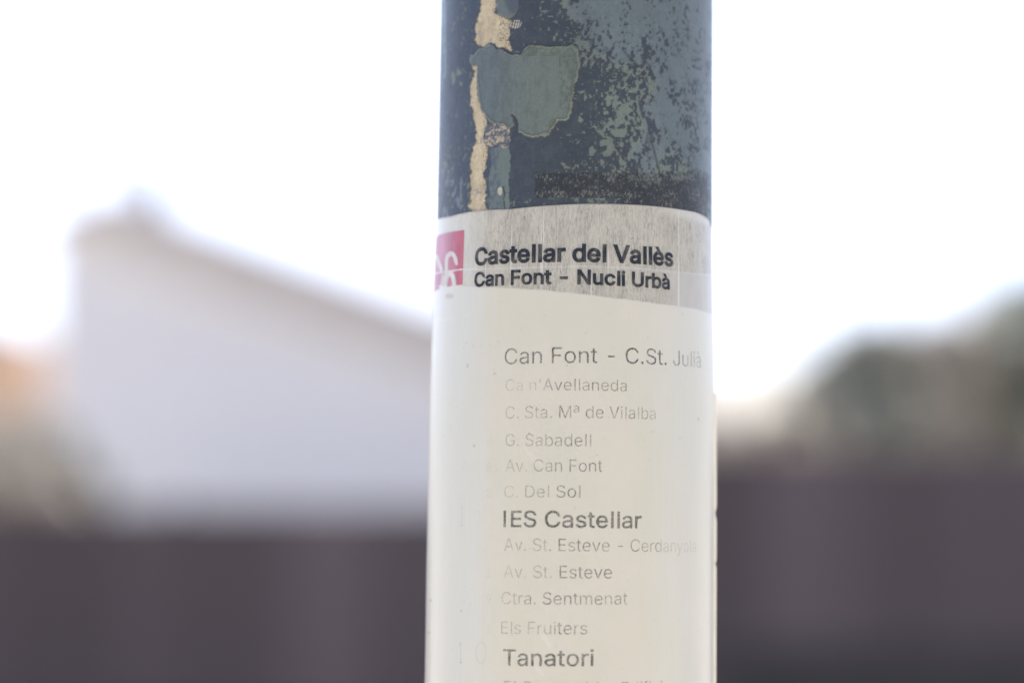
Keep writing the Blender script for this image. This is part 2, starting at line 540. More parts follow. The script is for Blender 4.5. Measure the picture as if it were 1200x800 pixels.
for n in (n1, n2):
    nt.links.new(tc.outputs['Object'], n.inputs['Vector'])
mr = nd(nt, 'ShaderNodeMapRange')
mr.inputs['To Min'].default_value = 0.80
mr.inputs['To Max'].default_value = 1.20
nt.links.new(n1.outputs[0], mr.inputs[0])
vm = nd(nt, 'ShaderNodeVectorMath', operation='SCALE')
nt.links.new(a.outputs['Color'], vm.inputs[0])
nt.links.new(mr.outputs[0], vm.inputs['Scale'])
nt.links.new(vm.outputs[0], p.inputs['Base Color'])
rr = nd(nt, 'ShaderNodeMapRange')
rr.inputs['To Min'].default_value = 0.34
rr.inputs['To Max'].default_value = 0.58
nt.links.new(n2.outputs[0], rr.inputs[0])
nt.links.new(rr.outputs[0], p.inputs['Roughness'])
p.inputs['Specular IOR Level'].default_value = 0.45
p.inputs['Coat Weight'].default_value = 0.06
p.inputs['Coat Roughness'].default_value = 0.25
b = nd(nt, 'ShaderNodeBump', i_Strength=0.35, i_Distance=0.0003)
nt.links.new(n1.outputs[0], b.inputs['Height'])
nt.links.new(b.outputs[0], p.inputs['Normal'])
me.materials.append(m)
M_tube = m
tube = link(bpy.data.objects.new('tube', me), pole)
# cap of the tube
bm = bmesh.new()
bmesh.ops.create_uvsphere(bm, u_segments=32, v_segments=12, radius=rad(2.9) + 0.0015)
bmesh.ops.delete(bm, geom=[v for v in bm.verts if v.co.z < -0.012], context='VERTS')
bmesh.ops.scale(bm, vec=(1, 1, .5), verts=bm.verts)
bmesh.ops.translate(bm, vec=(0, 0, 2.9), verts=bm.verts)
M_steel = rough_mat('dark_steel', (0.05, 0.06, 0.07), (0.08, 0.09, 0.10), 40, 0.5, 0.0005)
bmobj('cap', bm, M_steel, pole, True)

# ---- the stickers
def soff(z):
    """how far the sticker face stands off the pole: thin at its top, over older layers lower down."""
    z = np.asarray(z, float)
    zs = [Z_OF(y) for y in (900, 600, 450, 340, 240, 200)]
    return np.interp(z, zs, [0.00135, 0.0013, 0.00115, 0.0007, 0.00028, 0.00025])

TOP = [(512, 258.5), (528, 254), (545, 249.5), (560, 247), (600, 245), (640, 241), (680, 239), (720, 239), (760, 241), (790, 244.5), (815, 249), (824, 253), (830, 258), (832, 266)]
tp = [pin(x, y) for x, y in TOP]
tph = np.array([p_[0] for p_ in tp])
tpz = np.array([p_[1] for p_ in tp])

SLANT = [(500, 333), (545, 335), (590, 337), (640, 340), (680, 344), (720, 349), (760, 354), (790, 358), (815, 362), (834, 368), (850, 376)]
FILM = [(505, 321), (540, 316), (600, 314), (680, 312), (740, 314), (785, 318), (833, 322)]
zbot = Z_OF(905)

def sheet(name, ph0, ph1, cols, rows, ztop_f, zbot_f, off_f, parent, mat, paint_f=None, ph1_f=None):
    t = np.linspace(0, 1, rows)[:, None]
    pcol = np.linspace(0, 1, cols)[None, :]
    ZL = zbot_f + t * 0
    ztopc = ztop_f(ph0 + pcol * (ph1 - ph0))
    Z = ZL + t * (ztopc - zbot_f)
    if ph1_f is None:
        P = ph0 + pcol * (ph1 - ph0) + 0 * t
    else:
        P = ph0 + pcol * (ph1_f(Z[:, -1:]) - ph0)
    Z, P = Z.ravel(), P.ravel()
    R = rad(Z) + off_f(Z, P)
    px, py = project(P, R, Z)
    extra = 0
    res = None
    if paint_f:
        res = paint_f(P, Z, px, py)
        extra = res.pop('h', 0)
    R = R + extra
    V = np.stack([R * np.sin(P), -R * np.cos(P), Z], -1)
    me, q = grid_mesh(name, V, rows, cols)
    # rim: fold the border back to the pole so the sheet has thickness
    bme = bmesh.new()
    if res:
        for k, v in res.items():
            (set_col if np.ndim(v) == 2 else set_f)(me, k, v)
    set_uv(me, q, np.stack([P * R0, Z], -1))
    bme.from_mesh(me)
    edges = [e for e in bme.edges if e.is_boundary]
    ret = bmesh.ops.extrude_edge_only(bme, edges=edges)
    for v in [g for g in ret['geom'] if isinstance(g, bmesh.types.BMVert)]:
        r_ = math.hypot(v.co.x, v.co.y)
        k = (rad(v.co.z) - 0.0002) / r_
        v.co.x *= k
        v.co.y *= k
    bmesh.ops.recalc_face_normals(bme, faces=[f for f in bme.faces if any(e.is_boundary for e in f.edges)])
    bme.to_mesh(me)
    bme.free()
    me.materials.append(mat)
    return link(bpy.data.objects.new(name, me), parent)

def sticker_paint(P, Z, px, py):
    u, v = P * R0 * 1000, Z * 1000
    front = np.abs(P) < 1.55
    pxx = np.where(P > 1.45, 840, np.where(P < -1.45, 505, px))
    ys = np.interp(pxx, [a for a, _ in SLANT], [b_ for _, b_ in SLANT])
    yf = np.interp(pxx, [a for a, _ in FILM], [b_ for _, b_ in FILM])
    wob = (fbm(u / 2.5, v / 2.5, 5) - .5) * 1.6
    above = sstep(0.6, -0.6, py - ys + wob)
    lft = sstep(538, 590, pxx + (fbm(u / 3, v / 9, 9) - .5) * 30)
    dirt = above * (0.30 + 0.70 * lft)
    inlow = above * sstep(-.5, .5, py - yf)
    # a clearer corner at the top right, and the smoother film under the join on the right
    clear = sstep(755, 800, pxx) * sstep(262, 250, py - (pxx - 800) * .25)
    dirt = dirt * (1 - .55 * clear)
    smooth_ = inlow * sstep(770, 800, pxx)
    line = np.exp(-((py - yf) / 0.9) ** 2) * above * np.where(pxx > 785, .35, np.where(pxx < 560, 1.0, .55))
    clean = 1 - above
    h = 0.00012 * clean + 0.00005 * inlow
    # puckers of the loose left side
    h = h + 0.00022 * (fbm(u / 9, v / 28, 77, 3) - .5) * sstep(-0.55, -0.9, P)
    ztop = ztop_main(P)
    dz = (ztop - Z) * 1000.0
    nn = fbm(u / 3.0, v / 3.0, 61, 3)
    stain = sstep(0.25 + 1.3 * nn * sstep(640, 520, pxx) + 1.6 * nn * sstep(800, 832, pxx), 0.0, dz) * .8
    for x0, y0, x1, y1, wd, am in ((613, 522, 629, 545, .5, .8), (622, 530, 640, 552, .5, .5), (637, 744, 644, 756, 2.4, .5), (628, 780, 636, 790, 2.0, .5),
                                   (508, 376, 530, 374, .8, .5)):
        dx, dy = x1 - x0, y1 - y0
        t = np.clip(((px - x0) * dx + (py - y0) * dy) / (dx * dx + dy * dy), 0, 1)
        line = np.maximum(line, am * np.exp(-(((px - x0 - t * dx) ** 2 + (py - y0 - t * dy) ** 2) / (wd * wd + .3))) * front)
    for cx, cy, rx, ry in ((580, 438, 3.0, 1.2), (548, 428, 1.2, 2.6), (818, 491, 1.0, 2.4), (505, 703, 2, 2), (503, 741, 2.2, 1.5), (556, 522, 1.5, 1.5),
                           (527, 347, 5, 3), (541, 715, 1.2, 1.2), (700, 533, 1.3, .8), (759, 395, .9, 1.2), (640, 369, .8, .8), (611, 385, .8, 1)):
        stain = np.maximum(stain, .45 * (front & (((px - cx) / rx) ** 2 + ((py - cy) / ry) ** 2 < 1)))
    stain = np.maximum(stain, .16 * sstep(.84, .90, fbm(u / 1.4, v / 1.4, 201, 2)) * clean)
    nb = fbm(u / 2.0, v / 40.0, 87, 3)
    side_sheen = np.maximum(sstep(600, 540, pxx + (nb - .5) * 40), .75 * sstep(740, 815, pxx + (nb - .5) * 50))  # sky reflection painted into both sides as paler tone, left one along a film boundary
    return dict(h=h, dirt=dirt, smoothing=smooth_, line=line, stain=stain, side_sheen=side_sheen)

def sticker_mat():
    m, nt, p = new_mat('aged_sticker_film')
    L = nt.links.new
    uv = nd(nt, 'ShaderNodeUVMap', uv_map='UVMap')
    def noise(sx, sy, detail=4, rough=.6, dist=0.0):
        mp = nd(nt, 'ShaderNodeMapping')
        mp.inputs['Scale'].default_value = (sx, sy, 1)
        L(uv.outputs[0], mp.inputs[0])
        n = nd(nt, 'ShaderNodeTexNoise', i_Scale=1, i_Detail=detail, i_Roughness=rough, i_Distortion=dist)
        L(mp.outputs[0], n.inputs['Vector'])
        return n.outputs[0]
    def mr(v, a, b, c=0, d=1):
        n = nd(nt, 'ShaderNodeMapRange', interpolation_type='SMOOTHSTEP')
        n.inputs['From Min'].default_value, n.inputs['From Max'].default_value = a, b
        n.inputs['To Min'].default_value, n.inputs['To Max'].default_value = c, d
        L(v, n.inputs[0])
        return n.outputs[0]
    def math_(op, a, b):
        n = nd(nt, 'ShaderNodeMath', operation=op)
        for i, v in enumerate((a, b)):
            if isinstance(v, (int, float)):
                n.inputs[i].default_value = v
            else:
                L(v, n.inputs[i])
        return n.outputs[0]
    def mix(f, a, b, blend='MIX'):
        n = nd(nt, 'ShaderNodeMix', data_type='RGBA', blend_type=blend)
        if isinstance(f, (int, float)):
            n.inputs[0].default_value = f
        else:
            L(f, n.inputs[0])
        for i, v in ((6, a), (7, b)):
            if isinstance(v, tuple):
                n.inputs[i].default_value = (*v, 1)
            else:
                L(v, n.inputs[i])
        return n.outputs[2]
    dirt = nd(nt, 'ShaderNodeAttribute', attribute_name='dirt').outputs['Fac']
    smo = nd(nt, 'ShaderNodeAttribute', attribute_name='smoothing').outputs['Fac']
    line = nd(nt, 'ShaderNodeAttribute', attribute_name='line').outputs['Fac']
    white = mix(mr(noise(45, 30, 3), .35, .65), (0.605, 0.567, 0.42), (0.632, 0.575, 0.44))
    white = mix(mr(noise(18, 400, 2), .5, .75, 0, .25), white, (0.60, 0.565, 0.415))
    white = mix(mr(noise(70, 12, 4), .52, .68, 0, .35), white, (0.60, 0.555, 0.42))
    white = mix(mr(noise(900, 900, 3), .62, .72, 0, .22), white, (0.52, 0.49, 0.40))
    sheen_f = nd(nt, 'ShaderNodeAttribute', attribute_name='side_sheen').outputs['Fac']
    white = mix(math_('MULTIPLY', sheen_f, mr(noise(900, 25, 3), .3, .7, .55, 1.0)), white, (0.61, 0.60, 0.515))
    # small specks of dirt on the clean paper
    white = mix(mr(noise(420, 300, 2), .755, .79, 0, .6), white, (0.33, 0.31, 0.27))
    grime_base = mix(mr(noise(160, 60, 5), .3, .7), (0.535, 0.485, 0.365), (0.44, 0.40, 0.295))
    fib = mr(noise(2300, 380, 4, .7, 1.4), .48, .60)
    fib2 = mr(noise(1500, 170, 3, .6, .6), .52, .64)
    fibm = math_('MAXIMUM', fib, math_('MULTIPLY', fib2, .7))
    fibm = math_('MULTIPLY', fibm, mr(noise(220, 120, 3), .3, .7, .35, .95))
    fibm = math_('MULTIPLY', fibm, math_('SUBTRACT', 1.0, math_('MULTIPLY', smo, .8)))
    grime = mix(math_('MULTIPLY', fibm, .85), grime_base, (0.185, 0.165, 0.125))
    grime = mix(math_('MULTIPLY', smo, .55), grime, (0.47, 0.44, 0.385))
    # pale vertical cracks
    vc = mr(noise(520, 9, 2, .5), .685, .705)
    vc2 = mr(noise(1500, 30, 2, .5), .69, .73)
    vcs = math_('MAXIMUM', vc, math_('MULTIPLY', vc2, .7))
    grime = mix(math_('MULTIPLY', vcs, .55), grime, (0.70, 0.665, 0.55))
    col = mix(dirt, white, grime)
    col = mix(math_('MULTIPLY', line, .75), col, (0.70, 0.67, 0.57))
    stn = nd(nt, 'ShaderNodeAttribute', attribute_name='stain').outputs['Fac']
    col = mix(stn, col, (0.40, 0.29, 0.17))
    L(col, p.inputs['Base Color'])
    p.inputs['Coat Weight'].default_value = 0.45
    p.inputs['Coat Roughness'].default_value = 0.22
    p.inputs['Roughness'].default_value = 0.36
    p.inputs['Specular IOR Level'].default_value = 0.6
    b = nd(nt, 'ShaderNodeBump', i_Strength=0.35, i_Distance=0.00015)
    hh = math_('SUBTRACT', math_('MULTIPLY', math_('ADD', vcs, math_('MULTIPLY', fibm, -.5)), dirt), math_('MULTIPLY', noise(300, 160, 3), .6))
    L(hh, b.inputs['Height'])
    L(b.outputs[0], p.inputs['Normal'])
    # opaque film: light passing the edge is painted into the cream below
    return m
M_sticker = sticker_mat()
M_cream = rough_mat('backlit_sticker_edge', (0.70, 0.62, 0.45), (0.78, 0.70, 0.54), 200, 0.55, 0.0001)  # cream stands for sunlight glowing through the paper, painted in as colour

PR = pin(833.2, 330)[0]
def ztop_main(ph):
    return np.interp(ph, tph, tpz)
old = sheet('old_sticker', -1.75, 1.62, 120, 240, lambda ph: Z_OF(449) + 0 * ph + 0.0008 * np.sin(ph * 9), zbot,
            lambda z, p_: soff(z) * 0.86 + 0.0008 * sstep(1.2, 1.5, p_) * (1 - .6 * np.exp(-((z - Z_OF(597)) / 0.0016) ** 2) - .5 * np.exp(-((z - Z_OF(659)) / 0.0008) ** 2)),
            pole, M_cream)
old['label'] = 'cream edge of an older sticker, backlight painted in, showing past the right side'
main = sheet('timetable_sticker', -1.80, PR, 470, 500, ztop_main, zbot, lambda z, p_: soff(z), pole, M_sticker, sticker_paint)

# ---- logo: red square with pale strokes, faded on the pole's left side
def logo_mat():
    m, nt, p = new_mat('faded_red_print')
    L = nt.links.new
    uv = nd(nt, 'ShaderNodeUVMap', uv_map='UVMap')
    mp = nd(nt, 'ShaderNodeMapping')
    mp.inputs['Scale'].default_value = (300, 60, 1)
    L(uv.outputs[0], mp.inputs[0])
    n = nd(nt, 'ShaderNodeTexNoise', i_Scale=1, i_Detail=4)
    L(mp.outputs[0], n.inputs['Vector'])
    a = nd(nt, 'ShaderNodeAttribute', attribute_name='print')
    mr = nd(nt, 'ShaderNodeMapRange')
    mr.inputs['From Min'].default_value, mr.inputs['From Max'].default_value = .35, .65
    mr.inputs['To Min'].default_value, mr.inputs['To Max'].default_value = .86, 1.1
    L(n.outputs[0], mr.inputs[0])
    vm = nd(nt, 'ShaderNodeVectorMath', operation='SCALE')
    L(a.outputs['Color'], vm.inputs[0])
    L(mr.outputs[0], vm.inputs['Scale'])
    L(vm.outputs[0], p.inputs['Base Color'])
    p.inputs['Roughness'].default_value = .42
    return m
M_logo = logo_mat()
lp0 = pin(509, 300, 0.0006)[0]
lp1 = pin(543, 300, 0.0005)[0]
LT = [(511, 277), (520, 274), (543, 270)]
LB = [(509, 335.5), (543, 335)]
lz0 = pin(530, 335.5)[1]
def logo_top(ph):
    a, b_ = pin(516, 275.5), pin(543, 270)
    return np.interp(ph, [a[0], b_[0]], [a[1], b_[1]])
def seg(px, py, x0, y0, x1, y1, w):
    dx, dy = x1 - x0, y1 - y0
    t = np.clip(((px - x0) * dx + (py - y0) * dy) / (dx * dx + dy * dy + 1e-9), 0, 1)
    return ((px - x0 - t * dx) ** 2 + (py - y0 - t * dy) ** 2) < w * w
def logo_paint(P, Z, px, py):
    u, v = P * R0 * 1000, Z * 1000
    n = fbm(u / 4, v / 4, 7)
    g = sstep(516, 541, px)[..., None]
    red = np.array([0.50, 0.25, 0.32]) * (1 - g) + np.array([0.46, 0.115, 0.155]) * g
    pale = np.array([0.60, 0.575, 0.50])
    ink = np.zeros(px.shape, bool)
    # first glyph: an arch with a long left stem and a bowl below
    arcr = ((px - 528.5) / 7.2) ** 2 + ((py - 306) / 11.5) ** 2
    arci = ((px - 528.5) / 3.4) ** 2 + ((py - 307) / 7.0) ** 2
    ink |= (arcr < 1) & (arci > 1) & (py < 307)
    ink |= (px > 521.3) & (px < 525.0) & (py >= 306) & (py < 322)
    ink |= seg(px, py, 534, 303, 535.0, 309, 1.8)
    ink |= (((px - 527) / 7.6) ** 2 + ((py - 334) / 17) ** 2 < 1) & (((px - 527) / 3.0) ** 2 + ((py - 337) / 13) ** 2 > 1) & (py > 316.5)
    # second glyph at the turn of the pole
    ink |= seg(px, py, 511.5, 300, 517, 316, 1.9)
    ink |= seg(px, py, 517.5, 336, 519.5, 322, 1.2)
    ink |= np.abs(py - np.interp(px, [505, 545], [321, 315])) < 1.0
    c = np.where(ink[..., None], pale, red * (0.88 + .24 * n[..., None]))
    return {'print': c, 'h': 0}
sheet('logo', lp0, lp1, 150, 170, logo_top, lz0, lambda z, p_: soff(z) + 0.00013, main, M_logo, logo_paint)
# ghost of the glyph under the lower sheet is left as a faint pale print below

# ---- lettering
FONT = None
try:
    fp = os.path.join(bpy.utils.resource_path('LOCAL'), 'datafiles', 'fonts', 'Inter.woff2')
    if os.path.exists(fp):
        FONT = bpy.data.fonts.load(fp)
except Exception:
    FONT = None

def ink_mat(name, colr, dots):
    m, nt, p = new_mat(name)
    L = nt.links.new
    uv = nd(nt, 'ShaderNodeUVMap', uv_map='UVMap')
    def noise(sx, sy, detail=3):
        mp = nd(nt, 'ShaderNodeMapping')
        mp.inputs['Scale'].default_value = (sx, sy, 1)
        L(uv.outputs[0], mp.inputs[0])
        n = nd(nt, 'ShaderNodeTexNoise', i_Scale=1, i_Detail=detail)
        L(mp.outputs[0], n.inputs['Vector'])
        return n.outputs[0]
    def mr(v, a, b, c, d):
        n = nd(nt, 'ShaderNodeMapRange', interpolation_type='SMOOTHSTEP')
        n.inputs['From Min'].default_value, n.inputs['From Max'].default_value = a, b
        n.inputs['To Min'].default_value, n.inputs['To Max'].default_value = c, d
        L(v, n.inputs[0])
        return n.outputs[0]
    def mul(a, b, op='MULTIPLY'):
        n = nd(nt, 'ShaderNodeMath', operation=op, use_clamp=True)
        L(a, n.inputs[0])
        if isinstance(b, (int, float)):
            n.inputs[1].default_value = b
        else:
            L(b, n.inputs[1])
        return n.outputs[0]
    ink = nd(nt, 'ShaderNodeAttribute', attribute_name='ink').outputs['Fac']
    patch = mr(noise(260, 150), .36, .62, 1.15, .70)
    crack = mr(noise(1500, 60, 2), .60, .68, 1.0, dots)
    fine = mr(noise(3000, 2600, 1), .40, .60, 1.0, dots * dots)
    f = mul(mul(mul(ink, patch), crack), fine)
    p.inputs['Base Color'].default_value = (*colr, 1)
    p.inputs['Roughness'].default_value = .45
    tr = nd(nt, 'ShaderNodeBsdfTransparent')
    mx = nd(nt, 'ShaderNodeMixShader')
    L(f, mx.inputs[0])
    L(tr.outputs[0], mx.inputs[1])
    L(p.outputs[0], mx.inputs[2])
    L(mx.outputs[0], nt.nodes['Material Output'].inputs[0])
    return m
M_ink_bold = ink_mat('dark_navy_ink', (0.008, 0.010, 0.015), 0.92)
M_ink = ink_mat('worn_black_ink', (0.05, 0.045, 0.04), 0.55)

def _cap_height():
    c = bpy.data.curves.new('measure', 'FONT')
    c.body = 'H'
    if FONT:
        c.font = FONT
    o = bpy.data.objects.new('text_source', c)
    COL.objects.link(o)
    me = bpy.data.meshes.new_from_object(o.evaluated_get(bpy.context.evaluated_depsgraph_get()))
    hgt = max(v.co.y for v in me.vertices) - min(v.co.y for v in me.vertices)
    bpy.data.objects.remove(o)
    bpy.data.curves.remove(c)
    bpy.data.meshes.remove(me)
    return hgt
CAP_H = _cap_height()

def _glyph_box(ch):
    c = bpy.data.curves.new('measure', 'FONT')
    c.body = ch
    c.fill_mode = 'NONE'
    if FONT:
        c.font = FONT
    c.resolution_u = 4
    o = bpy.data.objects.new('text_source', c)
    COL.objects.link(o)
    me = bpy.data.meshes.new_from_object(o.evaluated_get(bpy.context.evaluated_depsgraph_get()))
    xs = [v.co.x for v in me.vertices]
    ys = [v.co.y for v in me.vertices]
    bpy.data.objects.remove(o)
    return max(xs) - min(xs), max(ys) - min(ys)
STEMS = {'l': _glyph_box('l'), 'I': _glyph_box('I')}
STEM_W = CAP_H * 0.125

def text_shape(text, weight):
    """outlines of the text, made bolder or lighter, filled as triangles (non-zero winding)."""
    c = bpy.data.curves.new('print_line', 'FONT')
    c.body = text
    c.fill_mode = 'NONE'
    if FONT:
        c.font = FONT
    c.resolution_u = 4
    o = bpy.data.objects.new('text_source', c)
    COL.objects.link(o)
    src = bpy.data.meshes.new_from_object(o.evaluated_get(bpy.context.evaluated_depsgraph_get()))
    n = len(src.vertices)
    co = np.zeros(n * 3, np.float32)
    src.vertices.foreach_get('co', co)
    co = co.reshape(-1, 3)[:, :2].astype(float)
    nb = {}
    for e in src.edges:
        i, j = e.vertices
        nb.setdefault(i, []).append(j)
        nb.setdefault(j, []).append(i)
    bpy.data.objects.remove(o)
    seen, loops = set(), []
    for i in range(n):
        if i in seen or i not in nb:
            continue
        loop, cur = [i], (i + 1 if (i + 1) in nb[i] else nb[i][0])
        seen.add(i)
        while cur not in seen:
            loop.append(cur)
            seen.add(cur)
            nxt = [k for k in nb[cur] if k not in seen]
            if not nxt:
                break
            cur = nxt[0]
        L2 = co[loop]
        keep = np.linalg.norm(L2 - np.roll(L2, 1, 0), axis=1) > 1e-5
        L2 = L2[keep]
        if len(L2) > 2:
            loops.append(L2)
    # plain straight stems for l and I, as the printed face has
    for k_, L2 in enumerate(loops):
        w_, h_ = np.ptp(L2[:, 0]), np.ptp(L2[:, 1])
        x_, y_ = L2[:, 0].min(), L2[:, 1].min()
        for ch_, (gw, gh) in STEMS.items():
            if abs(w_ - gw) < 0.004 and abs(h_ - gh) < 0.004 and abs(y_) < 0.01:
                st_ = STEM_W
                a_ = x_ if ch_ == 'l' else x_ + (w_ - st_) / 2
                if ch_ == 'l':
                    a_ = x_ + (w_ - st_) / 2 - 0.01
                R4 = np.array([(a_, y_), (a_ + st_, y_), (a_ + st_, y_ + h_), (a_, y_ + h_)])
                if np.sum(L2[:, 0] * np.roll(L2[:, 1], -1) - np.roll(L2[:, 0], -1) * L2[:, 1]) < 0:
                    R4 = R4[::-1]
                loops[k_] = R4
    area = sum(0.5 * np.sum(L2[:, 0] * np.roll(L2[:, 1], -1) - np.roll(L2[:, 0], -1) * L2[:, 1]) for L2 in loops)
    sg = 1.0 if area > 0 else -1.0
    P, E = [], []
    for L2 in loops:
        d = np.roll(L2, -1, 0) - L2
        d /= np.linalg.norm(d, axis=1)[:, None]
        nr = np.stack([d[:, 1], -d[:, 0]], 1) * sg
        t = nr + np.roll(nr, 1, 0)
        k = 1.0 / np.maximum(1 + np.sum(nr * np.roll(nr, 1, 0), 1), 0.6)
        q_ = L2 + t * k[:, None] * weight
        s0 = len(P)
        P += [tuple(v) for v in q_]
        m_ = len(q_)
        E += [(s0 + i, s0 + (i + 1) % m_) for i in range(m_)]
    from mathutils.geometry import delaunay_2d_cdt
    r = delaunay_2d_cdt([Vector(v) for v in P], E, [], 0, 1e-6)
    V2 = np.array([tuple(v) for v in r[0]])
    T = np.array([list(f) for f in r[2]])
    cen = V2[T].mean(1)
    A_ = np.array(P)
    a0 = A_[[e[0] for e in E]]
    a1 = A_[[e[1] for e in E]]
    cx, cy = cen[:, 0][:, None], cen[:, 1][:, None]
    up = (a0[:, 1] <= cy) & (a1[:, 1] > cy)
    dn = (a1[:, 1] <= cy) & (a0[:, 1] > cy)
    dy = np.where(np.abs(a1[:, 1] - a0[:, 1]) < 1e-12, 1e-12, a1[:, 1] - a0[:, 1])
    xx = a0[:, 0] + (cy - a0[:, 1]) / dy * (a1[:, 0] - a0[:, 0])
    wn_ = np.sum((up & (xx > cx)).astype(int) - (dn & (xx > cx)).astype(int), 1)
    return V2, T[(wn_ * sg) > 0].tolist()

def print_line(text, x0, x1, y0, y1, cap, weight, ink, mat, label=None):
    P2, tris = text_shape(text, weight)
    bm = bmesh.new()
    vs = [bm.verts.new((x, y, 0)) for x, y in P2]
    for t3 in tris:
        try:
            bm.faces.new([vs[k] for k in t3])
        except ValueError:
            pass
    bmesh.ops.delete(bm, geom=[v for v in bm.verts if not v.link_faces], context='VERTS')
    me = bpy.data.meshes.new('print_line')
    co = np.array([v.co for v in bm.verts])
    lo, hi = co[:, 0].min(), co[:, 0].max()
    capH = CAP_H
    a, za = pin(x0, y0, 0.0011)
    b_, zb_ = pin(x1, y1, 0.0011)
    ua, ub = a * R0, b_ * R0
    sx = (ub - ua) / (hi - lo)
    sy = cap * 0.838 / F_PX / capH
    # slice the letters into narrow strips so they follow the round surface
    st = 0.0010 / sx
    xk = lo + st
    while xk < hi:
        bmesh.ops.bisect_plane(bm, geom=bm.verts[:] + bm.edges[:] + bm.faces[:], plane_co=(xk, 0, 0), plane_no=(1, 0, 0))
        xk += st
    co = np.array([v.co for v in bm.verts])
    t = (co[:, 0] - lo) / (hi - lo)
    U = ua + (ub - ua) * t
    Z = za + (zb_ - za) * t + co[:, 1] * sy
    P = U / R0
    R = rad(Z) + soff(Z) + 0.00022
    px, py = project(P, R, Z)
    for i, v in enumerate(bm.verts):
        v.co = (R[i] * math.sin(P[i]), -R[i] * math.cos(P[i]), Z[i])
    bm.normal_update()
    bm.faces.ensure_lookup_table()
    if len(bm.faces) and sum(f.normal.dot(Vector((0, -1, 0))) for f in bm.faces) < 0:
        bmesh.ops.reverse_faces(bm, faces=bm.faces)
    bm.to_mesh(me)
    bm.free()
    me.name = 'print_line'
    me.materials.clear()
    me.materials.append(mat)
    set_f(me, 'ink', np.interp(px, [s_[0] for s_ in ink], [min(1.0, s_[1] * (1.18 if mat is M_ink_bold else 1.3)) for s_ in ink]))
    l = me.uv_layers.get('UVMap') or me.uv_layers.new(name='UVMap')
    vi = np.zeros(len(me.loops), np.int32)
    me.loops.foreach_get('vertex_index', vi)
    l.data.foreach_set('uv', np.stack([U, Z], -1)[vi].astype(np.float32).ravel())
    ob = link(bpy.data.objects.new('print_line', me), main)
    return ob

THIN, MED, BOLD = -0.009, -0.001, 0.027
LINES = [
    ('Castellar del Vallès', 555.5, 790, 310.8, 311.8, 19.6, BOLD, [(555, .88), (600, 1.0), (760, 1.0), (790, .93)], M_ink_bold),
    ('Can Font - Nucli Urbà', 555, 785.5, 335.7, 338.6, 16.2, BOLD * .95, [(555, .85), (590, 1.0), (690, 1.0), (785, .9)], M_ink_bold),
    ('Can Font - C.St. Julià', 591.5, 820.8, 427, 431, 18.6, -0.003, [(590, .5), (630, .62), (645, .95), (735, .95), (775, .75), (790, .45), (821, .28)], M_ink),
    ("Ca n'Avellaneda", 593, 734, 458, 458.5, 13.6, THIN, [(593, .22), (620, .16), (636, .30), (650, .6), (734, .62)], M_ink),
    ('C. Sta. Mª de Vilalba', 593, 767.7, 490.5, 491.5, 14.4, THIN, [(593, .26), (615, .32), (655, .55), (710, .6), (735, .5), (767, .3)], M_ink),
    ('G. Sabadell', 593, 692.5, 522.6, 523.0, 14.4, THIN, [(593, .34), (630, .3), (645, .6), (680, .58), (692, .4)], M_ink),
    ('Av. Can Font', 593, 705.5, 552.4, 552.8, 14.2, THIN, [(593, .28), (620, .28), (650, .6), (705, .62)], M_ink),
    ('C. Del Sol', 591.5, 680, 582.8, 582.8, 14.2, THIN, [(591, .24), (645, .38), (655, .62), (680, .55)], M_ink),
    ('IES Castellar', 590.5, 751, 617.0, 618.6, 18.6, 0.008, [(590, .6), (625, .8), (640, .98), (735, 1.0), (751, .85)], M_ink),
    ('Av. St. Esteve - Cerdanyola', 591.5, 814, 645, 646.5, 14.6, THIN, [(591, .28), (640, .38), (657, .58), (740, .56), (770, .38), (814, .16)], M_ink),
    ('Av. St. Esteve', 591, 716.5, 676.6, 677.4, 14.6, THIN, [(591, .26), (648, .36), (656, .66), (716, .66)], M_ink),
    ('Ctra. Sentmenat', 588.5, 734.5, 707.4, 707.8, 14.2, THIN, [(588, .22), (632, .45), (640, .6), (734, .55)], M_ink),
    ('Els Fruiters', 588, 688, 742.0, 742.8, 14.4, THIN, [(588, .3), (640, .34), (655, .62), (688, .5)], M_ink),
    ('Tanatori', 590, 695.5, 779, 779.6, 18.4, 0.006, [(590, .6), (610, .62), (640, .9), (695, .9)], M_ink),
    ('El Cementiri - Edifici', 591.5, 775, 811.5, 811.8, 14.4, THIN, [(591, .35), (640, .5), (775, .55)], M_ink),
]
for L_ in LINES:
    print_line(*L_)
# faded numbers in the sticker's left column
for txt, x0, x1, y, cap, k in (('8', 571, 576, 522, 10, .14), ('8', 571, 576, 552, 10, .18), ('2', 571, 576, 582, 10, .13), ('2', 571, 576, 676, 10, .16), ('9', 571, 576, 707, 11, .22),
                               ('2', 571, 576, 742, 10, .12), ('1', 539, 542.5, 777, 26, .26), ('0', 558, 571, 777, 26, .10), ('1', 540, 544, 617, 26, .15), ('4', 543, 550, 552, 14, .06),
                               ('0', 556, 564, 617, 20, .06), ('4', 536, 544, 582, 14, .05)):
    print_line(txt, x0, x1, y, y, cap, THIN, [(0, k * .7), (1200, k * .7)], M_ink)

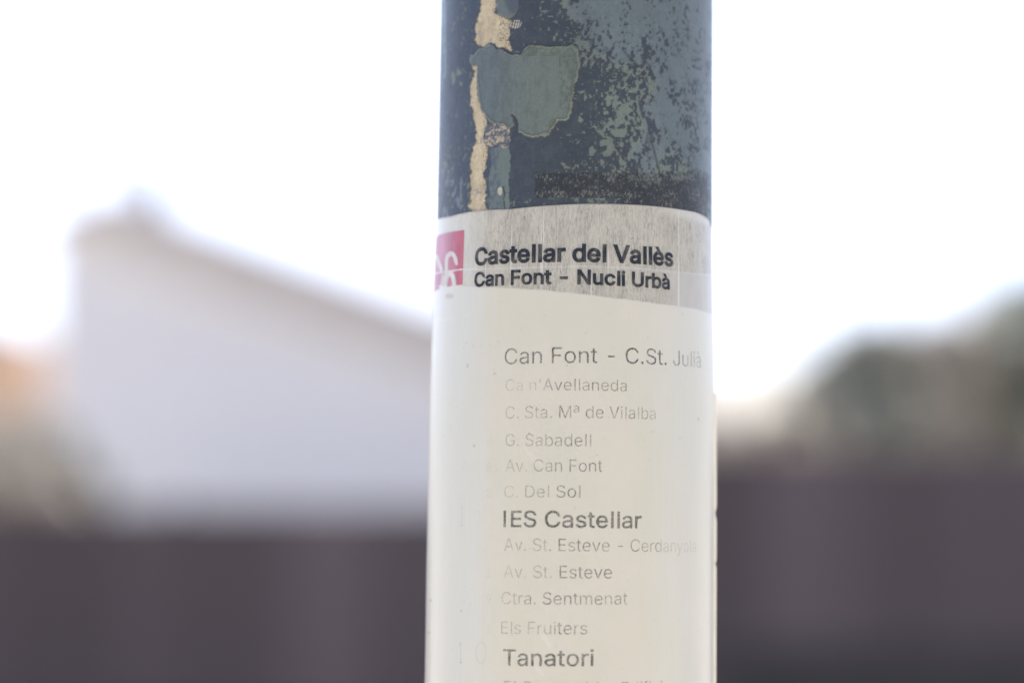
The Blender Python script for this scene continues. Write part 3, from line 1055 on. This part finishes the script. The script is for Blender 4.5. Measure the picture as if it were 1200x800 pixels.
# ================================================================== BACKGROUND
# ---- dark boarded fences on low grimy walls
def fence(x0, x1, Y, ztop, zplinth, label, cat, wlabel, seed, light_boards=()):
    rnd = random.Random(seed)
    w = empty('low_wall', ((x0 + x1) / 2, Y, 0), wlabel, 'wall')
    bmobj('plinth', box_bm(-(x1 - x0) / 2, (x1 - x0) / 2, -0.11, 0.11, -0.05, zplinth - 0.05, 0.004), M_wall, w)
    bmobj('coping', box_bm(-(x1 - x0) / 2 - .02, (x1 - x0) / 2 + .02, -0.112, 0.145, zplinth - 0.047, zplinth, 0.008), M_wall, w)
    f = empty('board_fence', ((x0 + x1) / 2, Y - 0.07, zplinth), label, cat)
    hw = (x1 - x0) / 2
    H = ztop - zplinth
    n = int(round((x1 - x0) / 2.0))
    pst = None
    for i in range(n + 1):
        x = -hw + i * (x1 - x0) / n
        if pst is None:
            pst = o = bmobj('post', box_bm(-.035, .035, -.035, .035, 0, H + .02, .004), M_post, f)
        else:
            o = pst.copy()
            link(o, f)
        o.location = (x, 0.03, 0)
    for z in (H * .14, H * .85):
        bmobj('rail', box_bm(-hw, hw, 0.0, 0.045, z - .03, z + .03, .003), M_post, f)
    bw = 0.148
    protos = [None] * 4
    k = 0
    x = -hw + bw / 2
    while x < hw:
        wx = (x0 + x1) / 2 + x
        if k % 4 == 0:
            grp = rnd.choices([0, 1, 2], (3, 4, 3))[0]
        mi = grp if rnd.random() < .7 else rnd.choice([0, 1, 2])
        for a, b2 in light_boards:
            if a < wx < b2:
                mi = 3
        if protos[mi] is None:
            protos[mi] = o = bmobj('board', box_bm(-bw / 2 + .0008, bw / 2 - .0008, -.011, .011, 0.002, H - .01, .002), M_board[mi], f)
        else:
            o = protos[mi].copy()
            link(o, f)
        o.location = (x, -0.014 + rnd.uniform(-.002, .002), 0)
        x += bw
        k += 1
    return f

YF = 12.0
step_x = at(680, 500, YF).x
zl = at(300, 593, YF).z
zr = at(1000, 526, YF).z
zp = at(1000, 752, YF).z
lb = [(at(888, 0, YF).x, at(965, 0, YF).x)]
lbL = [(at(352, 0, YF).x, at(432, 0, YF).x)]
fence(-8.0, step_x - .05, YF, zl, at(300, 830, YF).z, 'dark brown lower board fence in front of the white gabled house', 'fence',
      'low grimy wall carrying the board fence before the white house', 3, lbL)
fence(step_x + .05, 8.5, YF, zr, zp, 'dark brown taller board fence in front of the trees', 'fence',
      'low grimy wall carrying the taller board fence before the trees', 5, lb)

# ---- white house with its blind gable towards us
YH = 26.0
hse = empty('gabled_house', (at(300, 500, YH).x, YH, 0), 'large white rendered house with a plain gable and a long sloping roof', 'house')
hx = hse.location.x
def hp(px, py, Y=YH):
    v = at(px, py, Y)
    return (v.x - hx, v.z)
xl = hp(64, 0)[0]
apex = hp(126, 252)
eave_l = hp(64, 264)
eave_r = hp(905, 538)
wall = [(xl, 0), (eave_r[0], 0), (eave_r[0], eave_r[1]), (apex[0], apex[1] - 0.05), (xl, eave_l[1])]
bmobj('wall', prism_bm(wall, 0.0, 9.0), M_white, hse)
th_ = 0.20
ang = math.atan2(apex[1] - eave_r[1], eave_r[0] - apex[0])
rf = bpy.data.objects.new('roof', None)
rp = [(apex[0] - .02, apex[1] - 0.03), (eave_r[0] + .35, eave_r[1] - 0.10), (eave_r[0] + .35, eave_r[1] - 0.10 + th_), (apex[0], apex[1] + th_)]
roof = bmobj('roof', prism_bm(rp, -0.22, 9.2), M_tile, hse)
rp2 = [(xl - .06, eave_l[1] - 0.12), (apex[0] - .03, apex[1] - 0.03), (apex[0] - .01, apex[1] + th_), (xl - .06, eave_l[1] + .08)]
bmobj('roof', prism_bm(rp2, -0.22, 9.2), M_tile, hse)
fb = [(apex[0], apex[1] - 0.42), (eave_r[0] + .3, eave_r[1] - 0.49), (eave_r[0] + .3, eave_r[1] - 0.103), (apex[0], apex[1] - 0.033)]
bmobj('bargeboard_shade', prism_bm(fb, -0.16, -0.002), M_fascia, hse)  # thin verge board, deepened and greyed to paint in the overhang's shade
# roof tiles along the verge
tile = None
nt_ = 34
for i in range(nt_):
    t = (i + .5) / nt_
    x = rp[3][0] + (rp[2][0] - rp[3][0]) * t
    z = rp[3][1] + (rp[2][1] - rp[3][1]) * t
    if tile is None:
        bmt = bmesh.new()
        bmesh.ops.create_cone(bmt, cap_ends=True, segments=10, radius1=.085, radius2=.07, depth=.36)
        bmesh.ops.rotate(bmt, cent=(0, 0, 0), matrix=Matrix.Rotation(math.pi / 2, 3, 'Y'), verts=bmt.verts)
        tile = o = bmobj('roof_tile', bmt, M_tile, roof)
    else:
        o = tile.copy()
        link(o, roof)
    o.location = (x, -0.13, z + .02)
    o.rotation_euler = (0, ang + .06, 0)
# chimney on the ridge
ch = bmobj('chimney', box_bm(hp(137, 0)[0], hp(185, 0)[0], 1.0, 1.5, hp(160, 330)[1], hp(160, 214)[1], .01), M_chimney, roof)
bmobj('chimney_cowl', box_bm(hp(147, 0)[0], hp(177, 0)[0], 1.1, 1.4, hp(160, 214)[1], hp(160, 160)[1], .01), M_chimney, hse)

# ---- neighbouring ochre house at the far left
YO = 38.0
oh = empty('ochre_house', (at(-60, 500, YO).x, YO, 0), 'orange ochre house seen at the far left edge beyond the bushes', 'house')
ox = oh.location.x
x1o = at(48, 0, YO).x - ox
x0o = x1o - 6.5
ztop = at(0, 402, YO).z
bmobj('wall', box_bm(x0o, x1o, 0, 7, 0, ztop), M_ochre, oh)
bmobj('roof', prism_bm([(x0o - .3, ztop + .003), (x1o + .3, ztop + .003), ((x0o + x1o) / 2, ztop + 1.1)], -.3, 7.3), M_tile, oh)
for xa in (x0o + 1.0, x0o + 3.8):
    wf = bmobj('window', box_bm(xa, xa + 1.1, -.04, -.003, ztop - 2.0, ztop - .7, .01), M_frame, oh)
    bmobj('pane', box_bm(xa + .08, xa + .52, -.055, -.043, ztop - 1.93, ztop - .77), M_glass, wf)
    bmobj('pane', box_bm(xa + .58, xa + 1.02, -.055, -.043, ztop - 1.93, ztop - .77), M_glass, wf)

# ---- low hills beyond the village
M_hill = rough_mat('far_scrub', (0.24, 0.22, 0.18), (0.36, 0.33, 0.28), 0.05, 0.95, 0.3)
hv, hf = [], []
NX, NY = 90, 26
for j in range(NY):
    for i in range(NX):
        x = -260 + 520 * i / (NX - 1)
        y = 120 + 300 * j / (NY - 1)
        r_ = math.sin(math.pi * min(1, j / (NY - 1) * 1.0))
        ridge = 13.0 + 5 * math.sin(x * .021 + 1.2) + 2.5 * math.sin(x * .063) + (6.0 * max(0, min(1, (x - 20) / 60)))
        hv.append((x, y, ridge * r_ ** .8 - .5))
for j in range(NY - 1):
    for i in range(NX - 1):
        a0 = j * NX + i
        hf.append((a0, a0 + 1, a0 + NX + 1, a0 + NX))
tag(meshobj('hills', hv, hf, M_hill, None, True), kind='structure')

# ---- trees and bushes
def limb(bm, p0, p1, r0, r1, seg=7):
    d = (p1 - p0)
    q = d.to_track_quat('Z', 'Y').to_matrix()
    ra = [bm.verts.new(p0 + q @ Vector((r0 * math.cos(a), r0 * math.sin(a), 0))) for a in [2 * math.pi * i / seg for i in range(seg)]]
    rb = [bm.verts.new(p1 + q @ Vector((r1 * math.cos(a), r1 * math.sin(a), 0))) for a in [2 * math.pi * i / seg for i in range(seg)]]
    for i in range(seg):
        j = (i + 1) % seg
        bm.faces.new((ra[i], ra[j], rb[j], rb[i]))

def tree(name, x, y, height, blobs, mat, label, cat, seed, leaves=5000, leaf=0.13, group=None, trunk_r=.14):
    """blobs: (dx, dy, z, rx, rz) clumps of the crown."""
    rnd = np.random.RandomState(seed)
    root = empty(name, (x, y, 0), label, cat, group)
    bm = bmesh.new()
    zc = min(b_[2] - b_[4] * .6 for b_ in blobs)
    zc = max(zc, .25)
    fork = Vector((0, 0, zc * .8))
    limb(bm, Vector((0, 0, -.1)), fork, trunk_r, trunk_r * .75)
    for b_ in blobs:
        mid = Vector((b_[0] * .45, b_[1] * .45, fork.z + (b_[2] - fork.z) * .5))
        limb(bm, fork, mid, trunk_r * .6, trunk_r * .38)
        limb(bm, mid, Vector((b_[0], b_[1], b_[2])), trunk_r * .38, trunk_r * .14)
    bmobj('trunk', bm, M_bark, root, True)
    tot = sum(b_[3] * b_[3] * b_[4] for b_ in blobs)
    C = []
    for b_ in blobs:
        n = int(leaves * b_[3] * b_[3] * b_[4] / tot)
        nc = max(6, n // 45)
        d = rnd.normal(size=(nc, 3))
        d /= np.linalg.norm(d, axis=1)[:, None]
        d *= (rnd.uniform(.25, 1.05, (nc, 1))) ** .6
        cc = d * np.array([b_[3], b_[3], b_[4]]) + np.array([b_[0], b_[1], b_[2]])
        idx = rnd.randint(0, nc, n)
        C.append(cc[idx] + rnd.normal(size=(n, 3)) * min(b_[3], b_[4]) * .16)
    C = np.concatenate(C)
    C = C[C[:, 2] > .05]
    n = len(C)
    a = rnd.normal(size=(n, 3))
    a /= np.linalg.norm(a, axis=1)[:, None]
    b2 = np.cross(a, rnd.normal(size=(n, 3)))
    b2 /= np.linalg.norm(b2, axis=1)[:, None]
    s = leaf * rnd.uniform(.6, 1.3, (n, 1))
    V = np.concatenate([C - a * s, C + b2 * s * .42, C + a * s, C - b2 * s * .42], 1).reshape(-1, 3)
    Fc = np.arange(4 * n).reshape(-1, 4).tolist()
    crown = meshobj('crown', V, Fc, mat, root)
    return root

def px_tree(name, Y, blobs_px, mat, label, cat, seed, **kw):
    """blobs given as (px, py, rx_px, ry_px) as seen, turned into metres at distance Y."""
    k = (Y - CAM.y) / F_PX
    cx = at(blobs_px[0][0], 500, Y).x
    rnd = random.Random(seed)
    bl = []
    for (bx, by, rx, ry) in blobs_px:
        v = at(bx, by, Y)
        bl.append((v.x - cx, rnd.uniform(-.3, .3), v.z, rx * k, ry * k))
    return tree(name, cx, Y, 0, bl, mat, label, cat, seed, **kw)

px_tree('leafy_tree', 24.0, [(1190, 436, 70, 88), (1220, 368, 58, 50), (1150, 480, 50, 60), (1270, 420, 70, 80), (1165, 400, 34, 34)], M_leaf_dark,
        'dark green leafy tree, tallest at the right edge', 'tree', 21, leaves=9000, leaf=.13)
px_tree('dry_tree', 23.0, [(1075, 430, 52, 50), (1110, 412, 42, 42), (1060, 490, 60, 50), (1100, 500, 60, 50)], M_leaf_dry,
        'pale dry-leaved tree between two dark green trees', 'tree', 22, leaves=8000, leaf=.12)
px_tree('olive_tree', 22.0, [(1005, 437, 42, 48), (972, 468, 40, 48), (1030, 405, 32, 28), (1010, 510, 60, 40)], M_leaf_olive,
        'dull olive green tree left of the pale dry one', 'tree', 23, leaves=8000, leaf=.12)
px_tree('background_tree', 30.0, [(1090, 420, 60, 34), (1140, 450, 60, 60), (1050, 470, 80, 60), (1000, 470, 50, 50)], M_leaf_dark,
        'dark tree standing furthest back behind the pale dry one', 'tree', 24, leaves=8000, leaf=.15)
px_tree('dry_bush', 20.0, [(905, 518, 36, 30), (940, 508, 34, 36), (868, 524, 38, 30), (835, 530, 36, 26)], M_leaf_dry,
        'brown dry bush just right of the pole above the tall fence', 'bush', 25, leaves=5000, leaf=.09, trunk_r=.05)
px_tree('brown_bush', 20.0, [(15, 540, 50, 34), (-5, 570, 55, 45), (60, 588, 44, 26), (-50, 540, 50, 50)], M_leaf_brown,
        'greyish brown bush above the fence at the corner of the white house', 'bush', 26, leaves=9000, leaf=.09, trunk_r=.06)
px_tree('olive_bush', 22.0, [(50, 530, 30, 34), (20, 505, 36, 24), (85, 572, 32, 28)], M_leaf_olive,
        'olive green bush behind the greyish brown one', 'bush', 27, leaves=5000, leaf=.09, trunk_r=.06)
